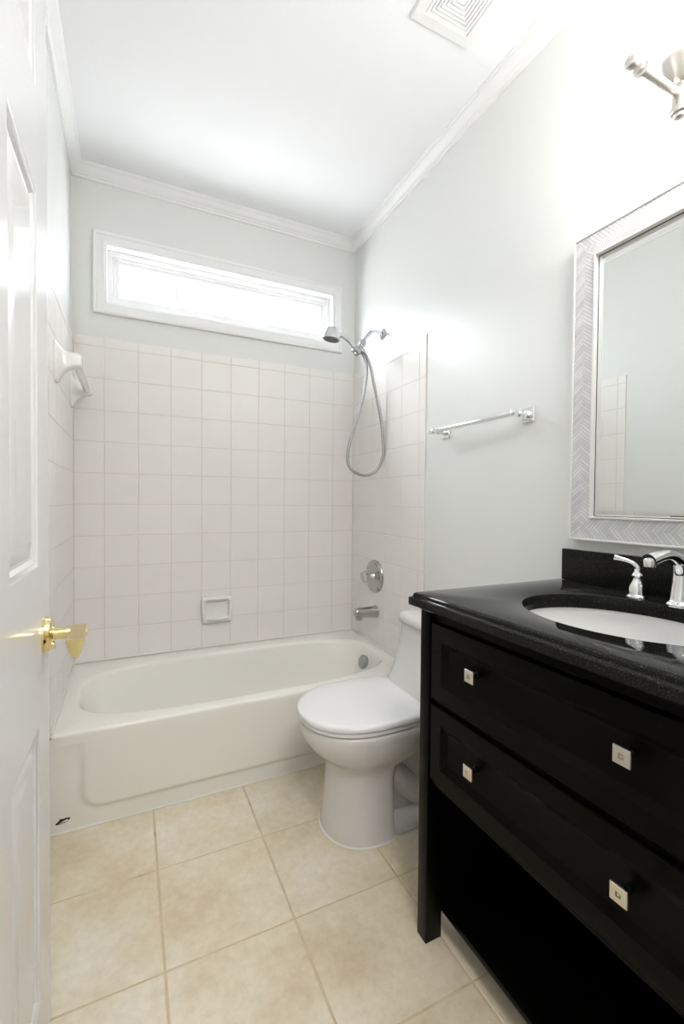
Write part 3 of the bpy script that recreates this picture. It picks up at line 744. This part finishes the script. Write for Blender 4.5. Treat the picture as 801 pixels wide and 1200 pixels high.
obj('inner_lip', bm, LIP, mi_, smooth=20)
bm = B(); uvl = bm.loops.layers.uv.new('UVMap'); wf = .066 - .006
for k in range(4):
    A, C_ = yz(.006), yz(.066); p = [A[k], A[(k + 1) % 4], C_[(k + 1) % 4], C_[k]]
    f = bm.faces.new([bm.verts.new((XR - .023, *q_)) for q_ in p])
    a0 = Vector(A[k]); dd = (Vector(A[(k + 1) % 4]) - a0).normalized(); mid = (Vector(A[(k + 1) % 4]) - a0).length / 2
    nn = Vector((-dd.y, dd.x))
    for lp, q_ in zip(f.loops, p):
        rel = Vector(q_) - a0; lp[uvl].uv = (rel.dot(dd) + .5, rel.dot(nn) - wf / 2)
r = bmesh.ops.extrude_face_region(bm, geom=bm.faces[:])
for v_ in r['geom']:
    if isinstance(v_, bmesh.types.BMVert): v_.co.x = XR - .001
obj('stone_frame', bm, HERR, mi_, smooth=0)
bm = B(); mring(bm, [(.072, XR - .002), (.072, XR - .012), (.0745, XR - .012), (.0745, XR - .002)]); obj('shadow_gap', bm, BLACKGAP, mi_, smooth=0)
bm = B()
L = [[Vector((x, *p)) for p in yz(i)] for i, x in ((.073, XR - .001), (.073, XR - .0115), (.0745, XR - .012), (.089, XR - .0145), (.0893, XR - .0145))]
loft(bm, L); obj('mirror_glass', bm, MIRR, mi_, smooth=0)

# ------------------------------------------------------------------ vanity wall lamp
LX = 1.296; LYS = (-1.900, -2.150); LM = sum(LYS) / 2; LZ = 2.020  # second shade is unseen, added to spread the lamp's glow
la = thing('wall_lamp', 'lit brushed nickel wall lamp with frosted glass shade above the mirror', 'wall lamp', (XR, LM, LZ + .03))
bm = B(); rg = []
hw_ = .205
for h, ins in ((0, 0), (.012, 0), (.018, .006), (.022, .016)):
    rg.append([Vector((XR - h, LM + a * (hw_ - ins), LZ + .02 + c_ * (.060 - ins))) for a, c_ in ((-1, -.8), (-.95, -1), (.95, -1), (1, -.8), (1, .8), (.95, 1), (-.95, 1), (-1, .8))])
loft(bm, rg)
obj('back_plate', bm, LAMPN, la)
def sc_(prof, k=.92): return [(r * k, h * k) for r, h in prof]
for LY in LYS:
    rl = XR - .02 - LX      # wall to hub
    bm = B(); lathe(bm, (XR - .02, LY, LZ), (-1, 0, 0), [(.014, 0), (.012, .006), (.0085, .010), (.0085, rl + .125)] + [(r, rl + .125 + h) for r, h in sc_([(.013, .002), (.0165, .005), (.0165, .010), (.011, .013), (.0095, .017), (.0135, .020), (.0140, .024), (.009, .028), (.0085, .031), (.0125, .035), (.0135, .042), (.011, .049), (.004, .053)])], 28)
    obj('arm_rod', bm, LAMPN, la)
    bm = B(); lathe(bm, (LX, LY, LZ - .049), (0, 0, 1), sc_([(.004, 0), (.010, .003), (.012, .009), (.017, .012), (.019, .017), (.019, .023), (.0155, .026), (.0155, .065), (.018, .068), (.018, .072), (.026, .076), (.030, .082), (.040, .096), (.048, .112), (.051, .118), (.051, .124), (.044, .124)]), 36)
    obj('lamp_holder', bm, LAMPN, la)
    bm = B(); lathe(bm, (LX, LY, LZ + .060), (0, 0, 1), sc_([(.040, 0), (.060, .010), (.080, .028), (.093, .050), (.096, .070), (.092, .095), (.082, .125), (.068, .150), (.050, .168), (.028, .180), (.006, .184)]), 48)
    obj('lamp_shade', bm, SHADE, la, smooth=60)
